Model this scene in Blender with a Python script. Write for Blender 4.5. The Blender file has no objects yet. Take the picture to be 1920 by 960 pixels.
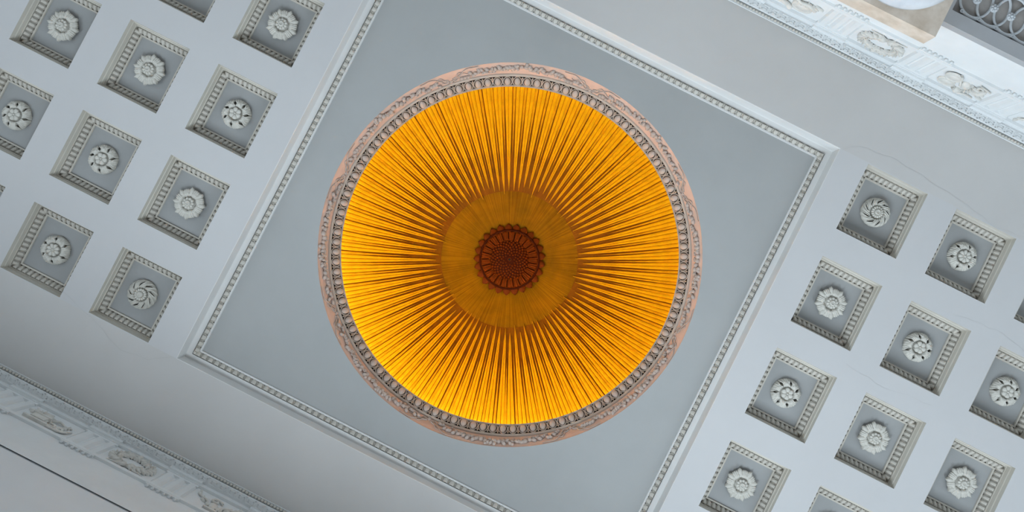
import bpy, math, random
from math import pi, sin, cos, radians, sqrt
from mathutils import Matrix, Vector
random.seed(7)
S = bpy.context.scene
COL = S.collection

# ------------------------------------------------------------------ camera
EYE = 1.6                      # camera height above the floor
H = EYE + 10.0                 # ceiling height
F = 1600.0                     # focal length in pixels of a 1920 px wide frame
zen = Vector(((950 - 960) / F, (527 - 480) / F, 1.0)).normalized()
th = radians(26.95)
ax_u = Vector((cos(th), sin(th), 0)); ax_u = (ax_u - zen * ax_u.dot(zen)).normalized()
ax_v = zen.cross(ax_u)
def to_world(c): return Vector((ax_u.dot(c), ax_v.dot(c), zen.dot(c)))
ray = to_world(Vector(((957 - 960) / F, (474 - 480) / F, 1.0)))
cam_d = bpy.data.cameras.new('camera'); cam = bpy.data.objects.new('camera', cam_d); COL.objects.link(cam)
cam_d.sensor_width = 36.0; cam_d.lens = F / 1920 * 36.0; cam_d.clip_start = 0.05; cam_d.clip_end = 200
rx, ry, rz = to_world(Vector((1, 0, 0))), -to_world(Vector((0, 1, 0))), -to_world(Vector((0, 0, 1)))
mw = Matrix((rx, ry, rz)).transposed().to_4x4()
mw.translation = Vector((-ray.x * 10 / ray.z, -ray.y * 10 / ray.z, EYE))
cam.matrix_world = mw
S.camera = cam

# ------------------------------------------------------------------ world, daylight, exposure
S.view_settings.view_transform = 'Standard'; S.view_settings.look = 'None'
S.view_settings.gamma = 1.0; S.view_settings.use_curve_mapping = False
S.view_settings.exposure = 0.0
wd = bpy.data.worlds.new('world'); S.world = wd; wd.use_nodes = True
wd.node_tree.nodes['Background'].inputs[0].default_value = (0.55, 0.75, 1.0, 1)
wd.node_tree.nodes['Background'].inputs[1].default_value = 1.0

def window_light(name, loc, rot, sx, sy, power, color):
    d = bpy.data.lights.new(name, 'AREA'); d.shape = 'RECTANGLE'; d.size = sx; d.size_y = sy
    d.energy = power; d.color = color
    o = bpy.data.objects.new(name, d); COL.objects.link(o); o.location = loc; o.rotation_euler = rot
    return o
SKY = (0.79, 0.905, 1.0)
LU = 10.0                      # half length of the hall
WALL = 4.020                    # half width of the hall (wall face)
WIN_U = (-7.2, -2.4, 2.4, 7.2)
WIN_P = {-7.2: 175, -2.4: 265, 2.4: 380, 7.2: 300}
WIN_V = (-1.6, 1.6)
for u in WIN_U:
    window_light('daylight', (u, WALL - 0.02, 6.3), (-pi / 2, 0, 0), 1.9, 4.0, WIN_P[u], SKY)
for sgn in (-1, 1):
    for v in WIN_V:
        window_light('daylight', (sgn * (LU - 0.02), v, 6.3), (pi / 2, 0, sgn * pi / 2), 1.7, 4.0, 22 if sgn < 0 else 14, SKY)

# ------------------------------------------------------------------ materials
def material(name, color, rough=0.6, metal=0.0, var=0.06, scale=3.0, bump=0.0, bscale=60.0, tint=None, spec=0.3):
    m = bpy.data.materials.new(name); m.use_nodes = True
    nt = m.node_tree; b = nt.nodes['Principled BSDF']
    b.inputs['Roughness'].default_value = rough; b.inputs['Metallic'].default_value = metal
    b.inputs['Specular IOR Level'].default_value = spec
    tc = nt.nodes.new('ShaderNodeTexCoord')
    n = nt.nodes.new('ShaderNodeTexNoise'); n.inputs['Scale'].default_value = scale
    n.inputs['Detail'].default_value = 6; n.inputs['Roughness'].default_value = 0.6
    nt.links.new(tc.outputs['Object'], n.inputs['Vector'])
    r = nt.nodes.new('ShaderNodeValToRGB')
    c2 = tint or tuple(c * (1 - 2 * var) for c in color)
    r.color_ramp.elements[0].position = 0.3; r.color_ramp.elements[1].position = 0.7
    r.color_ramp.elements[0].color = (*c2, 1); r.color_ramp.elements[1].color = (*[min(1, c * (1 + var)) for c in color], 1)
    nt.links.new(n.outputs['Fac'], r.inputs['Fac']); nt.links.new(r.outputs['Color'], b.inputs['Base Color'])
    if bump:
        n2 = nt.nodes.new('ShaderNodeTexNoise'); n2.inputs['Scale'].default_value = bscale
        nt.links.new(tc.outputs['Object'], n2.inputs['Vector'])
        bp = nt.nodes.new('ShaderNodeBump'); bp.inputs['Strength'].default_value = bump; bp.inputs['Distance'].default_value = 0.01
        nt.links.new(n2.outputs['Fac'], bp.inputs['Height']); nt.links.new(bp.outputs['Normal'], b.inputs['Normal'])
    return m
M_CEIL = material('ceiling_paint', (0.58, 0.58, 0.58), 0.8, var=0.02, scale=0.7, bump=0.05)
M_BAND = material('border_paint', (0.58, 0.57, 0.555), 0.8, var=0.03, scale=0.6, bump=0.05)
M_PANEL = material('grey_panel_paint', (0.405, 0.415, 0.41), 0.8, var=0.03, scale=0.8, bump=0.05)
M_COFFER = material('coffer_panel_paint', (0.37, 0.38, 0.38), 0.8, var=0.03, scale=2.0, bump=0.05)
M_STUCCO = material('cream_stucco', (0.60, 0.57, 0.51), 0.7, var=0.06, scale=8.0, bump=0.1)
M_RECESS = material('recess_paint', (0.60, 0.57, 0.505), 0.75, var=0.04, scale=2.0)
M_ROSETTE = material('rosette_stucco', (0.62, 0.605, 0.55), 0.7, var=0.07, scale=14.0, bump=0.2, bscale=90)
M_WALL = material('wall_paint', (0.76, 0.78, 0.79), 0.7, var=0.02, scale=1.0, bump=0.04)
M_FRIEZE = material('frieze_paint', (0.78, 0.80, 0.80), 0.7, var=0.03, scale=2.0)
M_FRAMING = material('frame_paint', (0.72, 0.72, 0.705), 0.75, var=0.03, scale=2.0)
M_RELIEF = material('relief_stucco', (0.75, 0.73, 0.68), 0.7, var=0.10, scale=7.0, bump=0.2)
M_PINK = material('pink_stucco', (0.66, 0.465, 0.375), 0.7, var=0.05, scale=4.0, bump=0.1)
M_FRUIT = material('garland_stucco', (0.53, 0.44, 0.385), 0.7, var=0.10, scale=9.0, bump=0.2)
M_RIM = material('rim_stucco', (0.55, 0.465, 0.39), 0.6, var=0.06, scale=6.0)
M_EGG = material('egg_stucco', (0.55, 0.455, 0.39), 0.55, var=0.05, scale=10.0)
M_POCKET_SHADE = material('rim_pocket_shade', (0.07, 0.05, 0.04), 0.9, var=0.1, scale=8.0)  # shade of the deep gaps behind the eggs, put into the colour
def radial(m, amount, freq, dark):
    """streaks running out from the crown: noise over the angle about the dome's axis multiplies the colour"""
    nt = m.node_tree; b = nt.nodes['Principled BSDF']; src = b.inputs['Base Color'].links[0].from_socket
    tc = nt.nodes.new('ShaderNodeTexCoord'); sp = nt.nodes.new('ShaderNodeSeparateXYZ'); nt.links.new(tc.outputs['Object'], sp.inputs[0])
    at = nt.nodes.new('ShaderNodeMath'); at.operation = 'ARCTAN2'; nt.links.new(sp.outputs['Y'], at.inputs[0]); nt.links.new(sp.outputs['X'], at.inputs[1])
    mu = nt.nodes.new('ShaderNodeMath'); mu.operation = 'MULTIPLY'; mu.inputs[1].default_value = freq; nt.links.new(at.outputs[0], mu.inputs[0])
    cb = nt.nodes.new('ShaderNodeCombineXYZ'); nt.links.new(mu.outputs[0], cb.inputs[0]); nt.links.new(sp.outputs['Z'], cb.inputs[1])
    n = nt.nodes.new('ShaderNodeTexNoise'); n.inputs['Scale'].default_value = 1.0; n.inputs['Detail'].default_value = 5; nt.links.new(cb.outputs[0], n.inputs['Vector'])
    r = nt.nodes.new('ShaderNodeValToRGB'); r.color_ramp.elements[0].position = 0.32; r.color_ramp.elements[1].position = 0.66
    r.color_ramp.elements[0].color = (*dark, 1); r.color_ramp.elements[1].color = (1, 1, 1, 1); nt.links.new(n.outputs['Fac'], r.inputs['Fac'])
    mx = nt.nodes.new('ShaderNodeMix'); mx.data_type = 'RGBA'; mx.blend_type = 'MULTIPLY'; mx.inputs[0].default_value = amount
    nt.links.new(src, mx.inputs[6]); nt.links.new(r.outputs['Color'], mx.inputs[7]); nt.links.new(mx.outputs[2], b.inputs['Base Color'])
    return m
M_GOLD = material('gilt_rib', (0.95, 0.61, 0.010), 0.4, 0.25, var=0.05, scale=5.0, tint=(0.84, 0.47, 0.008), bump=0.06, bscale=40, spec=0.2)
M_GOLD2 = material('gilt_fold', (0.90, 0.54, 0.012), 0.42, 0.25, var=0.05, scale=6.0, tint=(0.70, 0.36, 0.008), bump=0.08, bscale=40, spec=0.15)
M_BROWN = radial(material('gilt_ground', (0.25, 0.105, 0.005), 0.6, 0.1, var=0.1, scale=9.0, tint=(0.22, 0.08, 0.004), bump=0.3, bscale=50, spec=0.1), 0.7, 90, (.55, .45, .4))
M_DISC = radial(material('gilt_disc', (0.32, 0.162, 0.002), 0.7, 0.0, var=0.1, scale=3.0, tint=(0.22, 0.115, 0.001), bump=0.2, bscale=40, spec=0.08), 0.8, 55, (.52, .42, .3))
M_SUN = material('sunflower_gilt', (0.155, 0.032, 0.0015), 0.6, 0.1, var=0.12, scale=16.0, bump=0.2, spec=0.1)
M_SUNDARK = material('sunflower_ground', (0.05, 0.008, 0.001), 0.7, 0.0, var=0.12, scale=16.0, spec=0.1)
M_HOLE = material('dark_hole', (0.01, 0.008, 0.006), 0.9)
M_CRACK = material('crack_line', (0.47, 0.465, 0.45), 0.9)
M_MARBLE = material('white_marble', (0.70, 0.73, 0.76), 0.25, var=0.05, scale=3.0, tint=(0.55, 0.58, 0.62), spec=0.5)
M_ABACUS = material('beige_marble', (0.70, 0.62, 0.53), 0.5, var=0.08, scale=5.0, tint=(0.54, 0.44, 0.34))
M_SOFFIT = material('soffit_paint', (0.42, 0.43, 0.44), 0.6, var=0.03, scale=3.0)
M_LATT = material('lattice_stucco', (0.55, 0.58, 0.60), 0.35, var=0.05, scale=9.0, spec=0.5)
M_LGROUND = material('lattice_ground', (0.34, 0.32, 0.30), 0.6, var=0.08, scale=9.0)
M_FLOOR = material('parquet', (0.17, 0.10, 0.055), 0.35, var=0.15, scale=4.0)
M_FRAME = material('window_paint', (0.75, 0.76, 0.77), 0.5)
M_GLASS = bpy.data.materials.new('window_glass'); M_GLASS.use_nodes = True
_b = M_GLASS.node_tree.nodes['Principled BSDF']; _b.inputs['Transmission Weight'].default_value = 1.0; _b.inputs['Roughness'].default_value = 0.0

# ------------------------------------------------------------------ mesh helpers
class Buf:
    def __init__(self): self.v = []; self.f = []
    def add(self, vf, m=None):
        vs, fs = vf; o = len(self.v)
        self.v += [tuple(m @ Vector(p)) for p in vs] if m is not None else [tuple(p) for p in vs]
        self.f += [tuple(i + o for i in f) for f in fs]
        return self
    def mesh(self, name, mat, smooth=False):
        return mk(name, (self.v, self.f), mat, smooth)
def mk(name, vf, mat, smooth=False):
    me = bpy.data.meshes.new(name); me.from_pydata([tuple(p) for p in vf[0]], [], vf[1])
    me.materials.append(mat)
    if smooth: me.shade_smooth()
    me.update(); return me
def put(name, me, parent=None, m=None):
    o = bpy.data.objects.new(name, me); COL.objects.link(o)
    if parent is not None: o.parent = parent
    if m is not None: o.matrix_basis = m
    return o
def empty(name, m=None):
    o = bpy.data.objects.new(name, None); COL.objects.link(o); o.empty_display_size = 0.1
    if m is not None: o.matrix_basis = m
    return o
def tag(o, label=None, cat=None, group=None, kind=None):
    if label: o['label'] = label
    if cat: o['category'] = cat
    if group: o['group'] = group
    if kind: o['kind'] = kind
    return o
T = lambda x, y, z: Matrix.Translation((x, y, z))
RZ = lambda a: Matrix.Rotation(a, 4, 'Z')
RX = lambda a: Matrix.Rotation(a, 4, 'X')
RY = lambda a: Matrix.Rotation(a, 4, 'Y')
def SC(x, y, z): return Matrix.Diagonal((x, y, z, 1))
def basis(o, x, y, z):
    m = Matrix((x, y, z)).transposed().to_4x4(); m.translation = o; return m
def box(x0, x1, y0, y1, z0, z1):
    v = [(x, y, z) for z in (z0, z1) for y in (y0, y1) for x in (x0, x1)]
    return v, [(0, 2, 3, 1), (4, 5, 7, 6), (0, 1, 5, 4), (2, 6, 7, 3), (0, 4, 6, 2), (1, 3, 7, 5)]
def grid_faces(n, m, wrap=False):
    f = []
    for i in range(n - 1):
        for j in range(m if wrap else m - 1):
            k = (j + 1) % m
            f.append((i * m + j, i * m + k, (i + 1) * m + k, (i + 1) * m + j))
    return f
def revolve(prof, n=128):
    v = [(r * cos(2 * pi * k / n), r * sin(2 * pi * k / n), z) for r, z in prof for k in range(n)]
    return v, grid_faces(len(prof), n, True)
def rect_sweep(prof, hx, hy):
    v = []
    for a, d in prof:
        x, y = hx - a, hy - a
        v += [(-x, -y, d), (x, -y, d), (x, y, d), (-x, y, d)]
    return v, grid_faces(len(prof), 4, True)
def extrude_x(prof, x0, x1, cap=True):
    n = len(prof)
    v = [(x0, y, z) for y, z in prof] + [(x1, y, z) for y, z in prof]
    f = [(i, (i + 1), n + i + 1, n + i) for i in range(n - 1)]
    return v, f
def ellipsoid(rx, ry, rz, n=10, m=7, egg=0.0):
    v = [(0, 0, rz)]; 
    for i in range(1, m):
        a = pi * i / m
        for k in range(n):
            b = 2 * pi * k / n
            y = ry * sin(a) * sin(b); w = 1 + egg * y / ry
            v.append((rx * sin(a) * cos(b) * w, y, rz * cos(a)))
    v.append((0, 0, -rz)); L = len(v) - 1; f = []
    for k in range(n): f.append((0, 1 + k, 1 + (k + 1) % n))
    for i in range(m - 2):
        for k in range(n):
            a, b = 1 + i * n + k, 1 + i * n + (k + 1) % n
            f.append((a, a + n, b + n, b))
    for k in range(n): f.append((L, 1 + (m - 2) * n + (k + 1) % n, 1 + (m - 2) * n + k))
    return v, f
def tube(pts, r, n=6, closed=False):
    pts = [Vector(p) for p in pts]; v = []; N = len(pts)
    for i, p in enumerate(pts):
        if closed: d = pts[(i + 1) % N] - pts[i - 1]
        else: d = pts[min(i + 1, N - 1)] - pts[max(i - 1, 0)]
        d.normalize(); up = Vector((0, 0, 1)) if abs(d.z) < 0.9 else Vector((1, 0, 0))
        a = d.cross(up).normalized(); b = a.cross(d)
        rr = r(i / (N - 1)) if callable(r) else r
        for k in range(n):
            t = 2 * pi * k / n; v.append(p + (a * cos(t) + b * sin(t)) * rr)
    f = grid_faces(N, n, True)
    if closed: f += [((N - 1) * n + k, (N - 1) * n + (k + 1) % n, (k + 1) % n, k) for k in range(n)]
    else: f += [tuple(range(n)), tuple(range(N * n - 1, (N - 1) * n - 1, -1))]
    return v, f
def skirted(rows, depth):
    """height-field patch (rows of points, +z towards the room) with its rim carried back by depth"""
    n, m = len(rows), len(rows[0])
    v = [p for r in rows for p in r]; f = grid_faces(n, m)
    rim = [j for j in range(m)] + [i * m + m - 1 for i in range(1, n)] + [(n - 1) * m + j for j in range(m - 2, -1, -1)] + [i * m for i in range(n - 2, 0, -1)]
    o = len(v)
    v += [(v[i][0], v[i][1], v[i][2] - depth) for i in rim]
    L = len(rim)
    f += [(rim[k], o + k, o + (k + 1) % L, rim[(k + 1) % L]) for k in range(L)]
    return v, f
def polar_leaf(r0, r1, half, wid, edge, hgt, depth, twist=0.0, nr=9, na=9):
    rows = []
    for i in range(nr):
        t = i / (nr - 1); row = []
        for j in range(na):
            s = -1 + 2 * j / (na - 1)
            r = r0 + (r1 - r0) * t * edge(s); a = half * wid(t) * s + twist * t + pi / 2
            row.append((r * cos(a), r * sin(a), hgt(s, t)))
        rows.append(row)
    return skirted(rows, depth)
def tongue(w, h, b):
    """leaf of a leaf-and-tongue moulding: x along, y 0..h across (round end at h), bulging to +z by b, in a raised U-shaped rim"""
    rows = []
    for i in range(6):
        t = i / 5; wy = 0.34 * w * (sqrt(max(0.02, 1 - ((t - 0.55) / 0.46) ** 2)) if t > 0.55 else 1.0)
        rows.append([(wy * s, t * h * .88, b * (0.35 + .65 * sqrt(max(0, 1 - s * s * 0.8))) * (1 - .35 * t * t)) for s in (-1, -0.6, 0, 0.6, 1)])
    o = Buf().add(skirted(rows, b * 0.7))
    rim = [(-.44 * w, 0, b * .3)] + [(-.44 * w * cos(pi * k / 6), h * .52 + h * .46 * sin(pi * k / 6), b * .3) for k in range(7)] + [(.44 * w, 0, b * .3)]
    o.add(tube(rim, w * .065, 4))
    return o.v, o.f
DOWN = lambda x, y, z: basis(Vector((x, y, z)), Vector((1, 0, 0)), Vector((0, -1, 0)), Vector((0, 0, -1)))

# ------------------------------------------------------------------ setting: floor, walls, ceiling
def wall_with_holes(name, holes, length, z0, z1, mat, m):
    """wall in its own x/z plane, y 0 is the face, 0.35 thick"""
    b = Buf(); xs = sorted({-length, length, *[h[0] for h in holes], *[h[1] for h in holes]})
    zs = sorted({z0, z1, *[h[2] for h in holes], *[h[3] for h in holes]})
    for i in range(len(xs) - 1):
        for k in range(len(zs) - 1):
            cx, cz = (xs[i] + xs[i + 1]) / 2, (zs[k] + zs[k + 1]) / 2
            if any(h[0] < cx < h[1] and h[2] < cz < h[3] for h in holes): continue
            b.add(box(xs[i], xs[i + 1], 0, 0.35, zs[k], zs[k + 1]))
    o = put(name, b.mesh(name, mat), None, m); tag(o, kind='structure'); return o
tag(put('floor', mk('floor', box(-LU, LU, -7.0, WALL + 0.4, -0.2, 0), M_FLOOR)), kind='structure')
holes_v = [(u - 0.95, u + 0.95, 4.3, 8.3) for u in WIN_U]
wall_with_holes('wall_south', holes_v, LU, 0, H - 1.53, M_WALL, T(0, WALL, 0))
holes_e = [(v - 0.85, v + 0.85, 4.3, 8.3) for v in WIN_V]
wall_with_holes('wall_east', holes_e, 7.0, 0, H + 0.3, M_WALL, T(LU, 0, 0) @ RZ(-pi / 2))
wall_with_holes('wall_west', holes_e, 7.0, 0, H + 0.3, M_WALL, T(-LU, 0, 0) @ RZ(pi / 2))
tag(put('wall_north', mk('wall_north', box(-LU, LU, -7.0, -6.7, 0, H - 1.3), M_WALL)), kind='structure')
def window(i, m, w):
    root = tag(empty('window_%d' % i, m), kind='structure')
    b = Buf()
    for x in (-w / 2 + 0.04, w / 2 - 0.04): b.add(box(x - 0.04, x + 0.04, 0.12, 0.22, 4.3, 8.3))
    for z in (4.34, 8.26): b.add(box(-w / 2 + 0.08, w / 2 - 0.08, 0.12, 0.22, z - 0.04, z + 0.04))
    put('window_frame', b.mesh('window_frame', M_FRAME), root)
    b = Buf(); b.add(box(-0.025, 0.025, 0.13, 0.2, 4.38, 8.22))
    for z in (5.3, 6.3, 7.3): b.add(box(-w / 2 + 0.08, -0.025, 0.13, 0.2, z - 0.02, z + 0.02)); b.add(box(0.025, w / 2 - 0.08, 0.13, 0.2, z - 0.02, z + 0.02))
    put('glazing_bar', b.mesh('glazing_bar', M_FRAME), root)
    put('pane', mk('pane', box(-w / 2 + 0.08, w / 2 - 0.08, 0.16, 0.17, 4.38, 8.22), M_GLASS), root)
wi = 1
for u in WIN_U: window(wi, T(u, WALL, 0), 1.9); wi += 1
for v in WIN_V: window(wi, T(LU, v, 0) @ RZ(-pi / 2), 1.7); wi += 1
for v in WIN_V: window(wi, T(-LU, v, 0) @ RZ(pi / 2), 1.7); wi += 1

# ceiling plane with the openings of the coffers and of the central panel
CU = (3.68, 4.845, 6.01); CV = (-2.42, -1.205, 0.0, 1.205, 2.42)
CHX, CHY = 0.392, 0.429
FX, FY = 2.914, 2.863          # opening of the central panel
EDGE = 3.838                   # line where ceiling and cornice meet
holes = [(-FX, FX, -FY, FY)]
for su in (-1, 1):
    for u in CU:
        for v in CV: holes.append((su * u - CHX, su * u + CHX, v - CHY, v + CHY))
def flat_with_holes(holes, x0, x1, y0, y1, z):
    xs = sorted({x0, x1, *[h[0] for h in holes if x0 < h[0] < x1], *[h[1] for h in holes if x0 < h[1] < x1]})
    ys = sorted({y0, y1, *[h[2] for h in holes if y0 < h[2] < y1], *[h[3] for h in holes if y0 < h[3] < y1]})
    v = [(x, y, z) for x in xs for y in ys]; n = len(ys); f = []
    for i in range(len(xs) - 1):
        for j in range(n - 1):
            cx, cy = (xs[i] + xs[i + 1]) / 2, (ys[j] + ys[j + 1]) / 2
            if any(h[0] < cx < h[1] and h[2] < cy < h[3] for h in holes): continue
            f.append((i * n + j, i * n + j + 1, (i + 1) * n + j + 1, (i + 1) * n + j))
    return v, f
YB = FY
ceiling = tag(put('ceiling', mk('ceiling', flat_with_holes(holes, -LU, LU, -YB, YB, H), M_CEIL)), kind='structure')
for y0, y1 in ((-4.2, -YB), (YB, 4.2)):
    put('plain_border', mk('plain_border', flat_with_holes([], -LU, LU, y0, y1, H), M_BAND), ceiling)
def crack(pts, w=0.004):
    b = Buf(); p = []
    for (x0, y0), (x1, y1) in zip(pts, pts[1:]):
        n = max(2, int(math.hypot(x1 - x0, y1 - y0) / 0.09))
        for i in range(n):
            t = i / n; p.append((x0 + (x1 - x0) * t + random.uniform(-.014, .014), y0 + (y1 - y0) * t + random.uniform(-.014, .014)))
    p.append(pts[-1]); v = []
    for i, (x, y) in enumerate(p):
        dx, dy = p[min(i + 1, len(p) - 1)][0] - p[max(i - 1, 0)][0], p[min(i + 1, len(p) - 1)][1] - p[max(i - 1, 0)][1]
        L = math.hypot(dx, dy); ww = w * random.uniform(0.2, 0.6)
        v += [(x - dy / L * ww / 2, y + dx / L * ww / 2, H - 0.0015), (x + dy / L * ww / 2, y - dx / L * ww / 2, H - 0.0015)]
    put('crack', mk('crack', (v, [(2 * i, 2 * i + 1, 2 * i + 3, 2 * i + 2) for i in range(len(p) - 1)]), M_CRACK), ceiling)
crack([(-4.45, 2.78), (-3.9, 2.92), (-3.55, 3.08), (-3.2, 3.02), (-2.95, 2.86)])
crack([(2.95, -2.88), (3.1, -2.98), (3.5, -3.05), (4.0, -3.0), (4.55, -2.93), (4.95, -2.86), (5.6, -2.95)])
crack([(5.0, -1.72), (5.5, -1.78), (5.9, -1.7)], 0.003)
crack([(4.1, -0.62), (4.6, -0.58), (5.2, -0.64)], 0.0025)

# ------------------------------------------------------------------ coffers
LEAF_S = mk('leaf', tongue(0.060, 0.086, 0.026), M_STUCCO, True)
COF_PROF = [(0, 0), (0.002, 0.065), (0.012, 0.070), (0.014, 0.128), (0.028, 0.130), (0.034, 0.165), (0.092, 0.225), (0.094, 0.192), (0.112, 0.192), (0.112, 0.215)]
RECESS = mk('recess_wall', rect_sweep(COF_PROF, CHX, CHY), M_RECESS)
BACK = mk('back_panel', ([(-CHX + .112, -CHY + .112, .215), (CHX - .112, -CHY + .112, .215), (CHX - .112, CHY - .112, .215), (-CHX + .112, CHY - .112, .215)], [(0, 1, 2, 3)]), M_COFFER)
def side_leaves(parent, me, hx, hy, a0, d0, a1, d1, pitch):
    """row of leaves on the sloping bed from (inset a0, depth d0) to (a1, d1), on the four sides of a recess"""
    sl = Vector((0, a1 - a0, d1 - d0)).normalized()
    for k in range(4):
        half, dist = (hx, hy) if k % 2 == 0 else (hy, hx)
        L = 2 * (half - a0) - 0.75 * (a1 - a0); n = max(1, round(L / pitch)); st = L / n
        for i in range(n):
            x = -L / 2 + st * (i + 0.5)
            m = basis(Vector((x, -dist + a0, d0)), Vector((1, 0, 0)), sl, Vector((1, 0, 0)).cross(sl))
            m = RZ(k * pi / 2) @ m
            # keep the bulge towards the room (downwards)
            if (m.to_3x3() @ Vector((0, 0, 1))).z > 0:
                m = RZ(k * pi / 2) @ basis(Vector((x, -dist + a0, d0)), Vector((-1, 0, 0)), sl, Vector((-1, 0, 0)).cross(sl))
            put('leaf', me, parent, m)
RV = {-2.42: 0, -1.205: 1, 0.0: 2, 1.205: 3, 2.42: 4}
COLN = ['first', 'second', 'third']
def where(su, c, r):
    side = 'left of the gold dome' if su < 0 else 'right of the gold dome'
    col = ['column nearest the dome', 'middle column', 'outermost column'][c]
    row = ['row nearest the upper right cornice', 'second row from the upper right cornice', 'middle row', 'second row from the lower left cornice', 'row nearest the lower left cornice'][r]
    return col, row, side
for su in (-1, 1):
    for c, u in enumerate(CU):
        for r, v in enumerate(CV):
            col, row, side = where(su, c, r)
            e = empty('coffer', T(su * u, v, H))
            tag(e, 'square coffer, %s %s column, %s' % ('left' if su < 0 else 'right', ['inner', 'middle', 'outer'][c], row), 'coffer', 'square coffers of the ceiling')
            put('recess_wall', RECESS, e); put('back_panel', BACK, e)
            side_leaves(e, LEAF_S, CHX, CHY, 0.030, 0.135, 0.094, 0.205, 0.061)

# ------------------------------------------------------------------ rosettes (local: x right, y up as seen, +z to the room)
def petal_mesh(name, r0, r1, n, h, mat):
    half = pi / n * 0.99
    return mk(name, polar_leaf(r0, r1, half, lambda t: sqrt(max(0.30, 1 - max(0, (t - .6) / .45) ** 2)), lambda s: 1 - 0.05 * s * s,
              lambda s, t: h * (0.5 + 0.5 * sin(pi * min(1, .1 + t * .75))) * (.45 + .55 * sqrt(max(0, 1 - .95 * s * s))), h * 0.8, nr=7, na=7), mat, True)
def build_kinds():
    K = {}
    R = 0.178
    rn = random.Random(21)
    jit = lambda a: rn.uniform(-a, a)
    crease = lambda s, n: abs(cos(n * pi * s / 2)) ** 0.5
    rise = lambda t: min(1.0, .35 + 2.2 * t)
    lobes = lambda s: 1 - 0.09 * (1 - crease(s, 5)) - 0.10 * s * s
    A = [('leaf', mk('leaf', polar_leaf(0.055, R, pi / 8 * .97, lambda t: 0.80 + 0.22 * sin(pi * t * .85), lobes,
          lambda s, t: (0.046 + 0.028 * sin(pi * min(1, .15 + .75 * t))) * rise(t) + 0.016 * (crease(s, 5) - .6) * (0.3 + .7 * t) - 0.018 * s * s + .006 * sin(16 * t) * abs(s), 0.024, nr=14, na=25), M_ROSETTE, True), 8, 0.0),
         ('pointed_leaf', mk('pointed_leaf', polar_leaf(0.09, R * 1.11, pi / 8 * .56, lambda t: max(.10, 1.25 - 1.15 * t ** 4), lambda s: 1 - .05 * abs(s),
          lambda s, t: 0.044 + 0.024 * (1 - abs(s)) + .006 * sin(pi * t), 0.018, nr=9, na=7), M_ROSETTE, True), 8, pi / 8),
         ('petal', petal_mesh('petal', 0.030, 0.069, 10, 0.018, M_ROSETTE), 10, 0.0, 0.080)]
    # B: round acanthus rosette with open slits, six-petalled heart
    wid = lambda t: 0.985 if t < .34 else (0.985 - 0.30 * sin(pi * (t - .34) / .56) ** 1.5 if t < .9 else 0.99)
    bh = lambda amp, n: (lambda s, t: (0.056 + 0.024 * sin(pi * min(1, .1 + .8 * t))) * rise(t) - 0.032 * max(0, t - .72) / .28 + amp * (crease(s, n) - .6) * (.2 + .8 * t) + .007 * sin(14 * t + 4 * abs(s)) * t - .006 * s * s + jit(.0015))
    B = [('leaf', mk('leaf', polar_leaf(0.055, R * .99, pi / 7, wid, lambda s: 1 - 0.04 * (1 - crease(s, 5)), bh(.012, 5), 0.025, twist=.22, nr=16, na=25), M_ROSETTE, True), 7, pi / 11),
         ('petal', petal_mesh('petal', 0.016, 0.072, 6, 0.018, M_ROSETTE), 6, 0.1, 0.078)]
    # C: pinwheel of curling leaves with ragged slits
    Cw = lambda t: 0.99 if t < .3 else 0.99 - (0.34 + jit(.08)) * sin(pi * min(1, (t - .3) / .6))
    Cc = [('leaf', mk('leaf', polar_leaf(0.055, R * .99, pi / 9, Cw, lambda s: 1.0,
          lambda s, t: (0.060 + 0.02 * sin(pi * min(1, .1 + .8 * t))) * rise(t) - 0.03 * max(0, t - .75) / .25 + 0.007 * cos(2 * pi * s), 0.025, twist=-0.95, nr=19, na=17), M_ROSETTE, True), 9, 0.2),
          ('petal', petal_mesh('petal', 0.036, 0.072, 14, 0.018, M_ROSETTE), 14, 0.0, 0.080)]
    # D: round leafy rosette with eight-petalled heart
    D = [('leaf', mk('leaf', polar_leaf(0.055, R * .99, pi / 6, lambda t: 0.985 if t < .5 else (0.985 - 0.26 * sin(pi * (t - .5) / .38) ** 1.5 if t < .88 else 0.99), lambda s: 1 - 0.05 * (1 - crease(s, 7)), bh(.013, 5), 0.025, twist=0.12, nr=16, na=29), M_ROSETTE, True), 6, 0.3),
         ('petal', petal_mesh('petal', 0.016, 0.076, 8, 0.022, M_ROSETTE), 8, 0.0, 0.080)]
    K['A'], K['B'], K['C'], K['D'] = A, B, Cc, D
    return K
KIND = build_kinds()
BUD = {'A': mk('bud', revolve([(0.034, 0), (0.036, .02), (0.028, .034), (0.020, .036), (0.017, .026), (0.010, .026), (0.001, .03)], 16), M_ROSETTE, True),
       'B': mk('bud', ellipsoid(.015, .015, .022), M_ROSETTE, True), 'D': mk('bud', ellipsoid(.019, .019, .026), M_ROSETTE, True)}
BUD['C'] = BUD['A']
HUB = mk('hub', revolve([(0.04, 0), (0.04, 0.06), (0.060, 0.070), (0.064, 0.078), (0.001, 0.080)], 20), M_ROSETTE, True)
PAD = mk('backing', revolve([(0.13, 0), (0.12, 0.03), (0.05, 0.045), (0.001, 0.045)], 24), M_ROSETTE, True)
def kind_of(su, c, r):
    rr = r if su < 0 else 4 - r          # the two fields mirror each other through the dome
    tab = {0: 'CDA', 1: 'AAB', 2: 'BAA', 3: 'ABB', 4: 'CDA'}
    return tab[rr][c]
DESC = {'A': 'cream rosette of broad and pointed leaves', 'B': 'round pierced acanthus rosette, six-petalled heart', 'C': 'pinwheel rosette of curling leaves', 'D': 'round leafy rosette with eight-petalled heart'}
ROT = random.Random(3)
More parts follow.
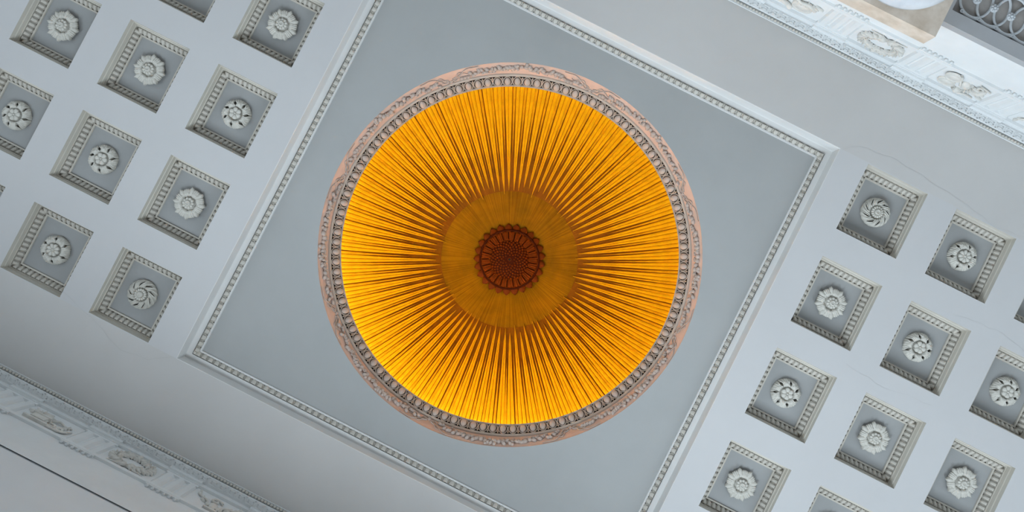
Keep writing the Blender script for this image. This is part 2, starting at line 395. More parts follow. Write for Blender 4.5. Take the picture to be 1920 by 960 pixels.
for su in (-1, 1):
    for c, u in enumerate(CU):
        for r, v in enumerate(CV):
            k = kind_of(su, c, r)
            m = DOWN(su * u, v, H + 0.215) @ RZ(ROT.uniform(0, 6.28))
            e = empty('rosette', m)
            rown = ['row by upper right cornice', 'second row from upper right cornice', 'middle row', 'second row from lower left cornice', 'row by lower left cornice'][r]
            e_col = ['inner', 'middle', 'outer'][c]
            tag(e, '%s, %s %s column, %s' % (DESC[k], 'left' if su < 0 else 'right', e_col, rown), 'rosette', 'rosettes in the coffers')
            put('backing', PAD, e); hub = put('heart', HUB, e); put('bud', BUD[k], hub, T(0, 0, 0.082))
            for spec in KIND[k]:
                nm, me, n, ph = spec[:4]; dz = spec[4] if len(spec) > 4 else 0
                for i in range(n): put(nm, me, hub if nm == 'petal' else e, T(0, 0, dz) @ RZ(ph + 2 * pi * i / n))

# ------------------------------------------------------------------ central panel and its frame
frame = tag(empty('trim_1', T(0, 0, H)), kind='structure')
FR_PROF = [(0, 0), (0.006, 0.004), (0.018, 0.185), (0.022, 0.19), (0.084, 0.192), (0.086, 0.182), (0.090, 0.215), (0.142, 0.250), (0.144, 0.212), (0.164, 0.212), (0.166, 0.235)]
put('moulding', mk('moulding', rect_sweep(FR_PROF, FX, FY), M_FRAMING), frame)
LEAF_F = mk('leaf', tongue(0.083, 0.066, 0.028), M_STUCCO, True)
side_leaves(frame, LEAF_F, FX, FY, 0.091, 0.188, 0.143, 0.226, 0.083)
for sx in (-1, 1):
    for sy in (-1, 1):
        put('corner_block', mk('corner_block', box(sx * (FX - .116) - .014, sx * (FX - .116) + .014, sy * (FY - .116) - .014, sy * (FY - .116) + .014, .16, .22), M_STUCCO), frame)
RIM0 = 2.253
PZ = 0.235
def panel_with_hole(hx, hy, r, n=160):
    v = []; f = []
    for k in range(n):
        a = 2 * pi * k / n; c, s = cos(a), sin(a)
        t = min(hx / abs(c) if abs(c) > 1e-9 else 1e9, hy / abs(s) if abs(s) > 1e-9 else 1e9)
        v += [(r * c, r * s, 0), (t * c, t * s, 0)]
    for k in range(n):
        j = (k + 1) % n; f.append((2 * k, 2 * k + 1, 2 * j + 1, 2 * j))
    # corner fill
    for sx in (-1, 1):
        for sy in (-1, 1):
            a = math.atan2(sy * hy, sx * hx) % (2 * pi); k = int(a / (2 * pi) * n); o = len(v)
            v.append((sx * hx, sy * hy, 0)); f.append((2 * k + 1, o, 2 * ((k + 1) % n) + 1))
    return v, f
PR = RIM0 * (10 + PZ) / 10.0 * 1.0
panel = put('grey_panel', mk('grey_panel', panel_with_hole(FX - .166, FY - .166, 361 / F * (10 + PZ), 192), M_PANEL), frame, T(0, 0, PZ))

# ------------------------------------------------------------------ dome rim with egg and dart, garlands, gilt dome
RB = PZ                       # the rim starts on the panel plane
K0 = (10 + RB) / 10.0         # the panel lies a little farther than the ceiling plane
r_out = RIM0 * K0
rim = tag(empty('dome_rim', T(0, 0, H + RB)), 'pinkish ring moulding with egg-and-dart edge around the gold dome', 'moulding')
def rr(px, z): return px / F * (10 + RB + z)
BAND = [(rr(361, 0) , 0.0), (rr(360.5, .012), 0.012), (rr(357.5, .03), 0.03), (rr(352, .085), 0.085), (rr(346, .15), 0.15), (rr(341, .20), 0.20)]
put('garland_band', mk('garland_band', revolve(BAND, 192), M_PINK, True), rim)
put('fillet', mk('fillet', revolve([BAND[-1], (rr(340, .195), .195), (rr(336.5, .20), .20), (rr(335.5, .215), .215)], 192), M_RIM, True), rim)
put('pocket', mk('pocket', revolve([(rr(335.5, .215), .215), (rr(336, .27), .27), (rr(326, .335), .335), (rr(319.5, .345), .345)], 192), M_POCKET_SHADE, True), rim)
put('lip', mk('lip', revolve([(rr(319.5, .345), .345), (rr(319.5, .318), .318), (rr(317, .318), .318), (rr(317, .335), .335), (rr(317, .36), .37), (2.42, .37)], 192), M_RIM), rim)
NE = 110
e_lo = Vector((rr(334.5, .215), 0, .215)); e_hi = Vector((rr(319, .315), 0, .315))
e_mid = (e_lo + e_hi) / 2; e_len = (e_hi - e_lo).length; e_dir = (e_hi - e_lo).normalized()
E_M = basis(e_mid, Vector((0, 1, 0)), e_dir, Vector((0, 1, 0)).cross(e_dir))
if E_M.to_3x3().col[2].x > 0: E_M = basis(e_mid, Vector((0, -1, 0)), e_dir, Vector((0, -1, 0)).cross(e_dir))
EGG = mk('egg', ellipsoid(0.040, e_len * .44, 0.036, 14, 9, egg=0.16), M_EGG, True)
shell_pts = []
for i in range(18):
    a = 2 * pi * i / 18
    shell_pts.append((0.0535 * cos(a) * (1 + .14 * sin(a)), e_len * .53 * sin(a), -0.002))
SHELL = mk('egg_shell', tube(shell_pts, 0.0052, 5, True), M_RIM, True)
DART = Buf()
DART.add(tube([(0, -e_len * .52, 0.004), (0, -e_len * .2, 0.006), (0, e_len * .3, 0.0)], lambda t: 0.0055 - .003 * t, 5))
DART.add(tube([(-.012, -e_len * .30, 0), (-.004, 0, 0.004), (-.011, e_len * .44, 0)], 0.0034, 5)); DART.add(tube([(.012, -e_len * .30, 0), (.004, 0, 0.004), (.011, e_len * .44, 0)], 0.0034, 5))
DART.add(box(-.013, .013, -e_len * .40, -e_len * .34, -.003, .005))
DART = DART.mesh('dart', M_RIM, True)
for i in range(NE):
    a = 2 * pi * i / NE
    put('egg', EGG, rim, RZ(a) @ E_M); put('egg_shell', SHELL, rim, RZ(a) @ E_M); put('dart', DART, rim, RZ(a + pi / NE) @ E_M)

def band_at(a, q):
    """frame on the garland band: a = angle, q = 0 outer .. 1 inner"""
    L = BAND; x = q * (len(L) - 1.001); i = int(x); t = x - i
    p = Vector((L[i][0] + (L[i + 1][0] - L[i][0]) * t, 0, L[i][1] + (L[i + 1][1] - L[i][1]) * t))
    d = Vector((L[i + 1][0] - L[i][0], 0, L[i + 1][1] - L[i][1])).normalized()
    n = Vector((-d.z, 0, d.x)); n = n if n.z < 0 else -n
    return RZ(a) @ basis(p, d.cross(n) * 1.0, d, n)
FRUIT = [mk('fruit', ellipsoid(.034, .032, .030, 10, 7), M_FRUIT, True), mk('fruit', ellipsoid(.026, .028, .026, 9, 6), M_FRUIT, True), mk('pear', ellipsoid(.024, .038, .026, 9, 7, egg=.35), M_FRUIT, True)]
bb = Buf()
for i in range(12):
    a = i * 2.4; q = 0.0085 * sqrt(i)
    bb.add(ellipsoid(.0115, .0115, .0115, 7, 5), T(q * cos(a), q * sin(a), .022 - .5 * q))
GRAPE = bb.mesh('grape_bunch', M_FRUIT, True)
GLEAF = mk('leaf', polar_leaf(0.004, .085, .34, lambda t: max(.05, sin(pi * min(1, .12 + .88 * t)) * 1.6), lambda s: 1 - .08 * abs(sin(3 * pi * s)), lambda s, t: .016 + .012 * sin(pi * t) - .012 * abs(s), .012, nr=8, na=9), M_FRUIT, True)
GR = random.Random(11)
# a garland hangs between each pair of ribbon knots; knots lie 26 degrees clockwise from the picture's top, then every 45
knot0 = math.atan2(*(lambda w: (w.y, w.x))(to_world(Vector((1107 - 957, 167 - 474, 0)))))
POSN = ['upper right', 'right', 'lower right', 'bottom', 'lower left', 'left', 'upper left', 'top']
for g in range(8):
    a0 = knot0 + g * pi / 4; am = a0 + pi / 8
    wc = Vector((cos(am), sin(am), 0)); sx = wc.dot(to_world(Vector((1, 0, 0)))); sy = wc.dot(to_world(Vector((0, 1, 0))))
    ang = (math.degrees(math.atan2(sx, -sy))) % 360           # clockwise from the picture's top
    pos = ['top', 'upper right', 'right', 'lower right', 'bottom', 'lower left', 'left', 'upper left'][int(((ang + 22.5) % 360) // 45)]
    e = empty('garland', T(0, 0, H + RB))
    tag(e, 'stucco fruit garland on the pink ring, at its %s as seen in the photo' % pos, 'garland', 'fruit garlands around the dome rim')
    kw = band_at(0, .9)
    # fruits
    n = 23
    for i in range(n):
        s = -1 + 2 * i / (n - 1)
        a = am + s * pi / 8 * 0.66
        q = 0.56 + 0.22 * s * s + GR.uniform(-.08, .08)
        big = 1.12 - 0.45 * abs(s) + GR.uniform(-.1, .1)
        j = GR.choice([0, 0, 1, 2, 3, 1])
        me = GRAPE if j == 3 else FRUIT[j]
        put('grape_bunch' if j == 3 else 'fruit', me, e, band_at(a, q) @ T(0, 0, .016) @ RZ(GR.uniform(0, 6)) @ SC(big, big, big))
        if i % 2 == 0 and abs(s) < .75:
            a2 = a + GR.uniform(-.012, .012); q2 = q + GR.choice([-.16, .16]) * (1.1 - abs(s)); 
            put('fruit', FRUIT[1], e, band_at(a2, q2) @ T(0, 0, .010) @ SC(big * .8, big * .8, big * .8))
    for i in range(40):
        s = -1 + 2 * (i + .5) / 40; a = am + s * pi / 8 * .8; q = 0.58 + .20 * s * s
        side = GR.choice([-1, 1])
        put('leaf', GLEAF, e, band_at(a, q) @ RZ((1 if s > 0 else -1) * (pi / 2) + side * GR.uniform(.1, .8)) @ T(0, .015, .004) @ SC(.9, .85, 1.3))
    # ribbons fluttering from the two knots, built in band coordinates
    for end in (-1, 1):
        for qa, qb, amp, ln in ((.88, .55, .10, .105), (.80, .22, .07, .15), (.86, .40, .08, .07)):
            pts = []
            for i in range(14):
                t = i / 13
                a = am + end * (pi / 8 - .012 - ln * t)
                q = qa + (qb - qa) * t ** .7 + amp * sin(9 * t + qa * 7)
                pts.append(band_at(a, min(.97, max(.04, q))) @ Vector((0, 0, .007)))
            put('ribbon', mk('ribbon', tube(pts, lambda t: .009 - .005 * t, 5), M_FRUIT, True), e)
    kb = Buf(); kb.add(ellipsoid(.022, .03, .02, 8, 6)); kb.add(tube([(-.03, -.02, .008), (0, .0, .018), (.03, .025, .008)], .008, 5)); kb.add(tube([(.03, -.02, .008), (0, .0, .018), (-.03, .025, .008)], .008, 5))
    put('knot', kb.mesh('knot', M_FRUIT, True), e, band_at(a0, .90))

# gilt dome: brown ground, raised double ribs with folds between, smooth crown
DR, DZ0, DH = 2.34, 0.40, 2.62
def dome_pt(t): return DR * cos(t), DZ0 + DH * sin(t)
def dome_frame(t, a):
    r, z = dome_pt(t); tr, tz = -DR * sin(t), DH * cos(t); L = math.hypot(tr, tz); tr /= L; tz /= L
    n = Vector((-tz, 0, tr))   # towards the inside, downwards
    return r, z, n
def t_of_px(px):
    lo, hi = 0.0, pi / 2
    for _ in range(40):
        mid = (lo + hi) / 2; r, z = dome_pt(mid)
        if r / (10 + RB + z) * F > px: lo = mid
        else: hi = mid
    return lo
dome = tag(empty('gilded_dome', T(0, 0, H + RB)), 'gold dome of radiating gilt ribs at the centre of the grey panel', 'dome')
T_IN = t_of_px(128)
prof = [dome_pt(T_IN * i / 40) for i in range(41)]
put('ground', mk('ground', revolve([(2.42, .37), (2.40, .40)] + prof, 184), M_BROWN, True), dome)
NR = 92; PER = 2 * pi / NR
T_VIS = t_of_px(300)
def meridian_strip(name, t0, t1, half0, half1, hgt, mat, ss, zz, nt=26, fade=False, sink=0.0):
    rows = []
    for i in range(nt):
        t = t0 + (t1 - t0) * i / (nt - 1); k = max(0.0, (t - T_VIS) / (t1 - T_VIS)) ** 1.5
        r, z, n = dome_frame(t, 0); ha = PER * (half0 + (half1 - half0) * k) * min(1.0, .25 + (nt - 1 - i) / (nt * .10))
        hh = hgt * (1 - k * 0.15); 
        if fade: hh = hgt * (1 - k)
        row = []
        for s, h in zip(ss, zz):
            a = ha * s; p = Vector((r, 0, z)) + n * (hh * h - sink)
            row.append((p.x * cos(a), p.x * sin(a), p.z))
        rows.append(row)
    v = [p for r_ in rows for p in r_]; return mk(name, (v, grid_faces(nt, len(ss))), mat, True)
RIBS = [meridian_strip('rib', 0.0, t_of_px(px_), 0.352, 0.165, 0.030, M_GOLD, [-1, -.97, -.85, -.5, -.2, -.09, 0, .09, .2, .5, .85, .97, 1], [-.2, .45, .8, 1, .85, .5, -.15, .5, .85, 1, .8, .45, -.2]) for px_ in (124, 131, 139)]
FOLD = meridian_strip('fold', 0.0, t_of_px(160), 0.13, 0.02, 0.024, M_GOLD2, [-1, -.9, -.5, 0, .5, .9, 1], [-.3, .5, .9, 1, .9, .5, -.3])
FOLD2 = meridian_strip('fold', 0.0, t_of_px(190), 0.13, 0.02, 0.024, M_GOLD2, [-1, -.9, -.5, 0, .5, .9, 1], [-.3, .5, .9, 1, .9, .5, -.3])
DRN = random.Random(5)
for i in range(NR):
    a = PER * i + DRN.uniform(-.05, .05) * PER
    put('rib', DRN.choice(RIBS), dome, RZ(a)); put('fold', DRN.choice([FOLD, FOLD2]), dome, RZ(PER * (i + .5) + DRN.uniform(-.03, .03) * PER))
# crown: fine radial reeding
nC, aC = 10, 368
v = []
for i in range(nC):
    t = T_IN + (pi / 2 - .02 - T_IN) * i / (nC - 1); r, z, n = dome_frame(t, 0)
    for k in range(aC):
        a = 2 * pi * k / aC; h = (0.010 if k % 2 else 0.0) * min(1, r / .5) + (.012 if i else -.01); p = Vector((r, 0, z)) + n * h
        v.append((p.x * cos(a), p.x * sin(a), p.z))
put('crown', mk('crown', (v, grid_faces(nC, aC, True)), M_DISC, True), dome)

# sunflower boss
_, zb = dome_pt(t_of_px(66)); ZS = zb - 0.02
RS = 66 / F * (10 + RB + ZS)
sun = tag(empty('sunflower_boss', DOWN(0, 0, H + RB + ZS)), 'red-brown sunflower boss with petals and seeds at the crown of the dome', 'boss')
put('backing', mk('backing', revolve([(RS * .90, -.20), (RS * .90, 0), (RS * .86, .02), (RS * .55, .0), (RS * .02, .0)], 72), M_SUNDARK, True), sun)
PT = mk('outer_petal', polar_leaf(RS * .78, RS * 1.02, pi / 25 * .97, lambda t: max(.06, 1 - max(0, (t - .35) / .66) ** 2.2), lambda s: 1, lambda s, t: .03 + .02 * (1 - s * s) - .012 * t + .006 * cos(4 * pi * s), .03, nr=8, na=9), M_SUN, True)
PI_ = mk('inner_petal', polar_leaf(RS * .54, RS * .80, pi / 25 * .99, lambda t: .90 + .10 * t, lambda s: 1 - .04 * s * s, lambda s, t: .02 + .040 * sin(pi * (.15 + .6 * t)) * sqrt(max(0, 1 - .8 * s * s)) + .008 * cos(3 * pi * s), .02, nr=7, na=13), M_SUN, True)
for i in range(25):
    put('outer_petal', PT, sun, RZ(2 * pi * i / 25)); put('inner_petal', PI_, sun, RZ(2 * pi * (i + .5) / 25))
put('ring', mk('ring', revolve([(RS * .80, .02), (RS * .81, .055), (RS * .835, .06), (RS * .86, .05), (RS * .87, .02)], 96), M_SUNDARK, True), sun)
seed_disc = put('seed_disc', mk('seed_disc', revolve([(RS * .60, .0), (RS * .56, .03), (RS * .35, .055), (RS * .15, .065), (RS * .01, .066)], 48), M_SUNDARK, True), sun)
sb = Buf(); ns = 175
for i in range(8, ns):
    q = RS * .57 * sqrt(i / ns); a = i * 2.39996; zz = .066 - .036 * (q / (RS * .57)) ** 2
    w = .0115 + .013 * q / RS
    sb.add(ellipsoid(w, w * 1.15, w * 1.1, 7, 5), RZ(a) @ T(0, q, zz))
tag(put('seeds', sb.mesh('seeds', M_SUN, True), seed_disc), kind='stuff')
eyelet = put('eyelet', mk('eyelet', revolve([(.030, .05), (.030, .075), (.022, .08), (.018, .07)], 20), M_SUN, True), sun)
put('eyelet_hole', mk('eyelet_hole', revolve([(.020, .074), (.001, .074)], 16), M_HOLE), eyelet)

# lamps hidden behind the rim, washing the dome with warm light
for k in range(20):
    a = 2 * pi * k / 20; wgt = 0.12 + 3.0 * (0.5 + 0.5 * sin(a - 0.1)) ** 2.0
    d = bpy.data.lights.new('cove_lamp', 'AREA'); d.shape = 'RECTANGLE'; d.size = 0.6; d.size_y = 0.06
    d.energy = 4.3 * wgt; d.color = (1.0, 0.83, 0.52)
    o = bpy.data.objects.new('cove_lamp', d); COL.objects.link(o)
    # local -z is the beam: up and inwards
    beam = Vector((0.45 * cos(a), 0.45 * sin(a), 0.893)); tx = Vector((-sin(a), cos(a), 0))
    o.matrix_world = basis(Vector((2.17 * cos(a), 2.17 * sin(a), H + RB + .43)), tx, (-beam).cross(tx), -beam)

# ------------------------------------------------------------------ entablature on both long sides (local: x along, y outwards, z 0 = ceiling, down negative)
MOD = 1.03; MET0 = -2.67
METS = [MET0 + MOD * k for k in range(-3, 5)]
def Wm(u): return u * 0.00625 - 0.012
KEYB = Buf(); kw_, kh_ = 0.1145, 0.064; st_ = 0.0125
def stroke(x0, y0, x1, y1): KEYB.add(box(min(x0, x1) - st_ / 2, max(x0, x1) + st_ / 2, min(y0, y1) - st_ / 2, max(y0, y1) + st_ / 2, -.004, 0.001))
for seg in [(0, 0, .09 * 0, 1), (0, 1, .80, 1), (.80, 1, .80, .30), (.80, .30, .34, .30), (.34, .30, .34, .66), (.34, .66, .56, .66), (0, 0, -.18, 0)]:
    stroke(seg[0] * kw_, seg[1] * kh_, seg[2] * kw_, seg[3] * kh_)
KEY = KEYB.mesh('key', M_FRIEZE)
TW = 0.40   # triglyph width
def tri_mesh():
    b = Buf(); y_f, y_g = Wm(639.5), Wm(644.5); top, bot, gt = -.18, -.72, -.225
    n = 3; bw = TW / n
    xs = []
    # face section: chamfer, flat, groove ...
    sec = [(-TW / 2, y_g), (-TW / 2 + .028, y_f), (-TW / 2 + .028 + .062, y_f), (-TW / 6 - .0, y_g - .0), (-TW / 6 + .042, y_f), (TW / 6 - .042, y_f), (TW / 6, y_g), (TW / 2 - .09, y_f), (TW / 2 - .028, y_f), (TW / 2, y_g)]
    v = [(x, y, gt) for x, y in sec] + [(x, y, bot) for x, y in sec]; m = len(sec)
    b.add((v, [(i, i + 1, m + i + 1, m + i) for i in range(m - 1)]))
    b.add(box(-TW / 2, TW / 2, y_f, Wm(650), gt, top))
    b.add(box(-TW / 2 - .004, TW / 2 + .004, Wm(634), Wm(650), -.165, -.10))
    return b.mesh('triglyph', M_FRIEZE)
TRI = tri_mesh()
REG = mk('regula', box(-TW / 2, TW / 2, Wm(639.5), Wm(645), -.785, -.755), M_FRIEZE)
GUT = mk('gutta', revolve([(.011, 0), (.019, -.035), (.001, -.035)], 10), M_FRIEZE, True)
def entablature(name, root_m, n_arch):
    root = tag(empty(name, root_m), kind='structure')
    prof = [(Wm(616), 0.0), (Wm(616.4), -.012), (Wm(628), -.012), (Wm(628), -.058), (Wm(621.3), -.062), (Wm(621.3), -.10), (Wm(638), -.10), (Wm(638), -.18), (Wm(643.5), -.18), (Wm(643.5), -.70), (Wm(639), -.70), (Wm(639), -.76), (Wm(644), -.76), (Wm(644), -1.50)]
    put('cornice', mk('cornice', extrude_x(prof, -LU, LU), M_FRIEZE), root)
    put('corona_edge', mk('corona_edge', box(-LU, LU, Wm(632.6), Wm(634), -.106, -.10), M_FRIEZE), root)
    b = Buf(); x = -6.2
    while x < 1.8:
        b.add(ellipsoid(.0185, .0185, .0185, 8, 6), T(x, Wm(618.9), -.040)); x += .0405
    tag(put('bead_row', b.mesh('bead_row', M_STUCCO, True), root), kind='stuff')
    for k in range(-52, 16): put('key', KEY, root, T(k * .1187, Wm(622.4), -.10))
    for mx in METS:
        put('metope', mk('metope', box(mx - (MOD - TW) / 2 + .002, mx + (MOD - TW) / 2 - .002, Wm(642.8), Wm(643.4), -.70, -.19), M_FRIEZE), root)
        tr = put('triglyph', TRI, root, T(mx + MOD / 2, 0, 0))
        put('regula', REG, tr)
        for i in range(6): put('gutta', GUT, tr, T(-TW / 2 + TW * (i + .5) / 6, Wm(641.5), -.785))
    return root
M_S = T(0, 0, H); M_N = T(0, 0, H) @ RZ(pi)
ent_s = entablature('trim_2', M_S, 0); ent_n = entablature('trim_3', M_N, 1)
# below the architrave of the closed side: the wall with its thin grey offset
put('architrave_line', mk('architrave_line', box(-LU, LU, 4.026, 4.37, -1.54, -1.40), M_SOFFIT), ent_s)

# reliefs on the metopes (frame: x along, y up the wall, +z to the room)
def wall_frame(side, x, z): return (M_S if side == 's' else M_N) @ basis(Vector((x, Wm(642.6), z)), Vector((1, 0, 0)), Vector((0, 0, 1)), Vector((0, -1, 0)))
WLEAF = mk('leaf', polar_leaf(.003, .10, .22, lambda t: max(.05, sin(pi * min(1, .15 + .85 * t)) * 1.3), lambda s: 1, lambda s, t: .022 + .014 * sin(pi * t) - .014 * abs(s), .02, nr=7, na=7), M_RELIEF, True)
def wreath(side, x, label):
    e = tag(empty('laurel_wreath', wall_frame(side, x, -.45)), label, 'wreath', 'laurel wreaths on the frieze')
    ring = [(.205 * cos(2 * pi * i / 36), .165 * sin(2 * pi * i / 36), .018) for i in range(36)]
    put('ring', mk('ring', tube(ring, .009, 6, True), M_RELIEF, True), e)
    for i in range(30):
        a = 2 * pi * i / 30; sg = 1 if cos(a) > 0 else -1
        for off, k in ((-.7, 1), (.05, 1), (.7, 1)):
            R_ = 1.0 + .14 * off
            ta = math.atan2(.165 * cos(a), -.205 * sin(a)) * 1.0
            d = ta if sg > 0 else ta + pi
            put('leaf', WLEAF, e, T(.205 * R_ * cos(a), .165 * R_ * sin(a), .004) @ RZ(d - pi / 2 + off * (-1.0 if sg > 0 else 1.0) + GR.uniform(-.12, .12)) @ T(0, -.03, .006 * (i % 3)) @ SC(.72, 1.0, 1.1))
    for sx in (-1, 1):
        pts = [(sx * .03, -.17, .02), (sx * .10, -.21, .018), (sx * .17, -.20, .014), (sx * .22, -.225, .012)]
        put('ribbon', mk('ribbon', tube(pts, lambda t: .014 - .008 * t, 6), M_RELIEF, True), e)
wreath('s', MET0, 'laurel wreath relief on the shaded lower left frieze')
wreath('n', MET0, 'laurel wreath relief on the bright upper right frieze')
def spiral(x, y, r, turns, sgn, r_t, a0=0.0):
    pts = [(x + r * (1 - t * .85) * cos(a0 + sgn * turns * 2 * pi * t), y + r * (1 - t * .85) * sin(a0 + sgn * turns * 2 * pi * t), .02) for t in [i / 20 for i in range(21)]]
    return tube(pts, r_t, 5)
def trophy_a(side, x, label):
    e = tag(empty('trophy_relief', wall_frame(side, x, -.45)), label, 'relief', 'trophy reliefs on the frieze')
    for i in range(11):
        a = pi * (i / 10) * 1.15 - .1
        put('plume', WLEAF, e, T(-.13, .04, 0) @ RZ(a - pi / 2) @ SC(1, 1.25 + .3 * (i % 2), 1))
    b = Buf(); b.add(box(-.16, .0, -.17, -.06, 0, .05)); b.add(box(-.19, .03, -.06, -.03, 0, .06)); b.add(box(-.22, .06, -.215, -.18, 0, .045))
    put('altar', b.mesh('altar', M_RELIEF), e)
    b = Buf(); b.add(tube([(.02, .0, .02), (.09, .05, .03), (.17, .02, .02), (.24, .06, .012)], lambda t: .018 - .01 * t, 6)); put('branch', b.mesh('branch', M_RELIEF, True), e)
    put('scroll', mk('scroll', spiral(.07, -.10, .075, 1.1, 1, .014, 2.6), M_RELIEF, True), e)
    put('scroll', mk('scroll', spiral(.19, -.12, .07, 1.2, -1, .012, .5), M_RELIEF, True), e)
    put('scroll', mk('scroll', tube([(.02, -.19, .02), (.10, -.20, .02), (.18, -.19, .02), (.26, -.10, .014), (.28, -.02, .01)], lambda t: .02 - .012 * t, 6), M_RELIEF, True), e)
    for i in range(5): put('leaf', WLEAF, e, T(.10 + .03 * i, -.16 + .04 * i, 0) @ RZ(-1.2 + .35 * i))
def trophy_b(side, x, label):
    e = tag(empty('trophy_relief', wall_frame(side, x, -.45)), label, 'relief', 'trophy reliefs on the frieze')
    for sx in (-1, 1):
        pts = [(sx * (.04 + .2 * t), -.15 + .30 * t + .05 * sin(5 * t), .02) for t in [i / 10 for i in range(11)]]
        put('branch', mk('branch', tube(pts, lambda t: .018 - .01 * t, 6), M_RELIEF, True), e)
        for i in range(5): put('leaf', WLEAF, e, T(sx * (.07 + .04 * i), -.11 + .06 * i, 0) @ RZ(-sx * (.3 + .3 * (i % 2) * 2)) @ SC(.9, .9, 1))
    put('scroll', mk('scroll', spiral(-.02, .08, .075, 1.1, 1, .015, .2), M_RELIEF, True), e)
    put('vase', mk('vase', ellipsoid(.06, .09, .05, 12, 8, egg=.25), M_RELIEF, True), e, T(0, -.10, .01))
    put('base', mk('base', box(-.08, .08, -.225, -.19, 0, .04), M_RELIEF), e)
def trophy_c(side, x, label):
    e = tag(empty('trophy_relief', wall_frame(side, x, -.45)), label, 'relief', 'trophy reliefs on the frieze')
    sh = revolve([(.001, .03), (.05, .028), (.085, .018), (.09, .024), (.098, .024), (.10, 0)], 28)
    put('shield', mk('shield', sh, M_RELIEF, True), e, T(.15, .10, 0)); put('shield', mk('shield', sh, M_RELIEF, True), e, T(.16, -.10, 0.012))
    put('spear', mk('spear', tube([(.02, .0, .035), (.13, -.21, .02)], .012, 6), M_RELIEF, True), e)
    put('cuirass', mk('cuirass', ellipsoid(.07, .10, .032, 12, 8, egg=.2), M_RELIEF, True), e, T(-.03, 0, .0) @ RZ(.4))
    for i in range(9):
        put('wing_feather', WLEAF, e, T(-.06 - .012 * i, .02 - .02 * (i % 3), 0.012) @ RZ(.3 + .28 * i) @ SC(1, 1.35, 1))
    put('scroll', mk('scroll', spiral(-.15, -.11, .07, 1.1, 1, .014, .3), M_RELIEF, True), e)
    put('helmet', mk('helmet', ellipsoid(.05, .045, .045, 10, 7), M_RELIEF, True), e, T(-.02, .17, .01))
    put('drapery', mk('drapery', tube([(.04, .14, .02), (-.05, .20, .025), (-.14, .17, .02), (-.23, .19, .015)], lambda t: .024 - .014 * t, 6), M_RELIEF, True), e)
    for i in range(12):
        put('feather', WLEAF, e, T(-.05 - .014 * i, -.10 + .018 * i, .004) @ RZ(1.1 + .22 * (i % 5)) @ SC(.6, 1.15, .9))
    for i in range(5):
        put('leaf', WLEAF, e, T(.04 - .03 * i, .12 + .012 * (i % 2), .004) @ RZ(.9 - .4 * i) @ SC(.6, .9, .9))
    put('sword', mk('sword', tube([(-.12, -.19, .02), (-.27, -.14, .02)], .01, 6), M_RELIEF, True), e)
def trophy_d(side, x, label):
    e = tag(empty('trophy_relief', wall_frame(side, x, -.45)), label, 'relief', 'trophy reliefs on the frieze')
    put('shield', mk('shield', revolve([(.001, .030), (.05, .026), (.085, .014), (.09, .02), (.10, .02), (.105, .0)], 24), M_RELIEF, True), e, T(-.06, .08, 0) @ SC(1.2, 1.05, 1))
    put('horn', mk('horn', tube([(.05, .18, .02), (.12, .10, .035), (.20, .10, .03), (.26, .16, .02)], lambda t: .034 - .02 * t, 8), M_RELIEF, True), e)
    put('drapery', mk('drapery', tube([(-.2, -.02, .02), (-.1, -.09, .03), (0, -.06, .03), (.1, -.12, .02)], lambda t: .03 - .015 * t, 6), M_RELIEF, True), e)
    for i in range(14): put('leaf', WLEAF, e, T(-.16 + .03 * i, -.12 + .02 * (i % 3), .003) @ RZ(1.2 - .2 * i) @ SC(.65, 1.2, .9))
trophy_a('s', MET0 - MOD, 'altar and plume relief on the lower left frieze')
trophy_b('s', MET0 + MOD, 'leafy vase relief at the bottom edge, lower left frieze')
trophy_c('n', MET0 - MOD, 'two round shields and wing relief on the upper right frieze')
trophy_d('n', MET0 + MOD, 'drapery and horn relief at the top edge, upper right frieze')
for sd, nm in (('s', 'lower left'), ('n', 'upper right')):
    trophy_b(sd, MET0 - 2 * MOD, 'relief cut by the picture edge at the far end of the %s frieze' % nm)

# ------------------------------------------------------------------ colonnade side: architrave soffit, lattice, column
ZA = H - 1.50
Y0 = -Wm(644)
soff = tag(empty('trim_4', T(0, 0, ZA)), kind='structure')
LI0, LI1 = Wm(644) + .145, Wm(644) + .60      # recessed lattice panel (distance from the axis)
DPT = Wm(644) + .745
b = Buf()
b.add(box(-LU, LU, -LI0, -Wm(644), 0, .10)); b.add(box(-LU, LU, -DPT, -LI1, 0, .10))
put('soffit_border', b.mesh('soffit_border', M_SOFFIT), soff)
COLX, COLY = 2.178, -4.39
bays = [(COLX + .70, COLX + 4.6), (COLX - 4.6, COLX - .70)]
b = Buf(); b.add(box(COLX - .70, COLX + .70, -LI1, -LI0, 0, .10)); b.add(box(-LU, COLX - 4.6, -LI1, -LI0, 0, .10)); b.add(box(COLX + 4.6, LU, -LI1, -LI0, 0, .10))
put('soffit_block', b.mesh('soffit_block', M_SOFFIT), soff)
LROS = Buf(); LROS.add(revolve([(.0001, -.05), (.012, -.045), (.016, -.03)], 10))
for i in range(7): LROS.add(ellipsoid(.013, .016, .012, 7, 5), RZ(2 * pi * i / 7) @ T(0, .026, -.028))
LROS.add(revolve([(.040, 0), (.044, -.02), (.036, -.028), (.001, -.02)], 16))
LROS = LROS.mesh('rosette', M_LATT, True)
yc = -(LI0 + LI1) / 2; hw = (LI1 - LI0) / 2
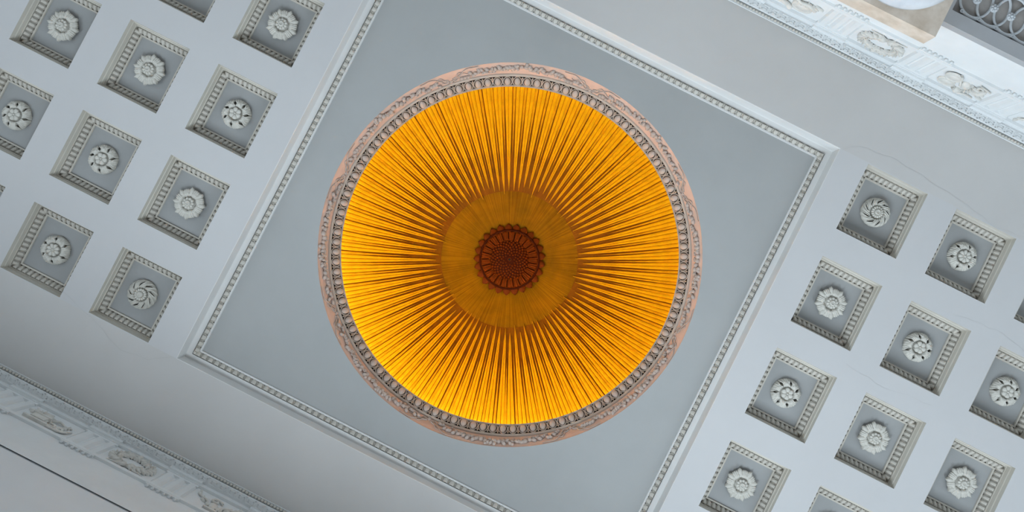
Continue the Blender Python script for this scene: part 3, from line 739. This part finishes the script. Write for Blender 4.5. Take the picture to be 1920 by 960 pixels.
for (xa, xb) in bays:
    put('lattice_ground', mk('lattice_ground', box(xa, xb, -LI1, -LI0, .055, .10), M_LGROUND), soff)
    p = .19; n = int((xb - xa - .1) / p)
    for i in range(n):
        x = xa + .10 + p * (i + .5)
        put('rosette', LROS, soff, T(x, yc + .0, .055))
        # interlacing hoops
        hoop = [(x + .165 * cos(2 * pi * k / 28), yc + (hw - .035) * sin(2 * pi * k / 28), .040 + .012 * cos(2 * pi * k / 14)) for k in range(28)]
        put('hoop', mk('hoop', tube(hoop, .0145, 6, True), M_LATT, True), soff)
        for s in (-1, 1):
            arc = [(x - p / 2 + p * t, yc + s * (hw - .035 + .022 * sin(pi * t) - .01), .030) for t in [k / 8 for k in range(9)]]
            put('scallop', mk('scallop', tube(arc, .015, 6), M_LATT, True), soff)
            put('scallop_eye', mk('scallop_eye', revolve([(.020, 0), (.022, -.012), (.016, -.018), (.008, -.008), (.001, -.006)], 12), M_LATT, True), soff, T(x - p / 2, yc + s * (hw - .045), .030))
b = Buf(); b.add(box(-LU, LU, -6.75, -DPT, .06, .3)); b.add(box(-LU, LU, -DPT, -Wm(644) - .02, .10, 1.45))
put('gallery_ceiling', b.mesh('gallery_ceiling', M_BAND), soff)
col = tag(empty('column', T(COLX, COLY, 0)), 'white marble column with square beige abacus in the top right corner', 'column')
hb = .605
put('abacus', mk('abacus', box(-hb, hb, -hb, hb + .05, H - 1.70, H - 1.46), M_ABACUS), col)
put('echinus', mk('echinus', revolve([(.50, H - 2.02), (.53, H - 1.99), (.53, H - 1.95), (.52, H - 1.92), (.575, H - 1.82), (.60, H - 1.75), (.595, H - 1.71), (.56, H - 1.70)], 64), M_MARBLE, True), col)
put('shaft', mk('shaft', revolve([(.62, .35), (.615, 2.5), (.585, 5.0), (.52, H - 2.2), (.50, H - 2.02)], 64), M_MARBLE, True), col)
put('base', mk('base', revolve([(.80, .0), (.80, .16), (.76, .17), (.78, .24), (.70, .30), (.66, .35), (.62, .36)], 64), M_MARBLE, True), col)
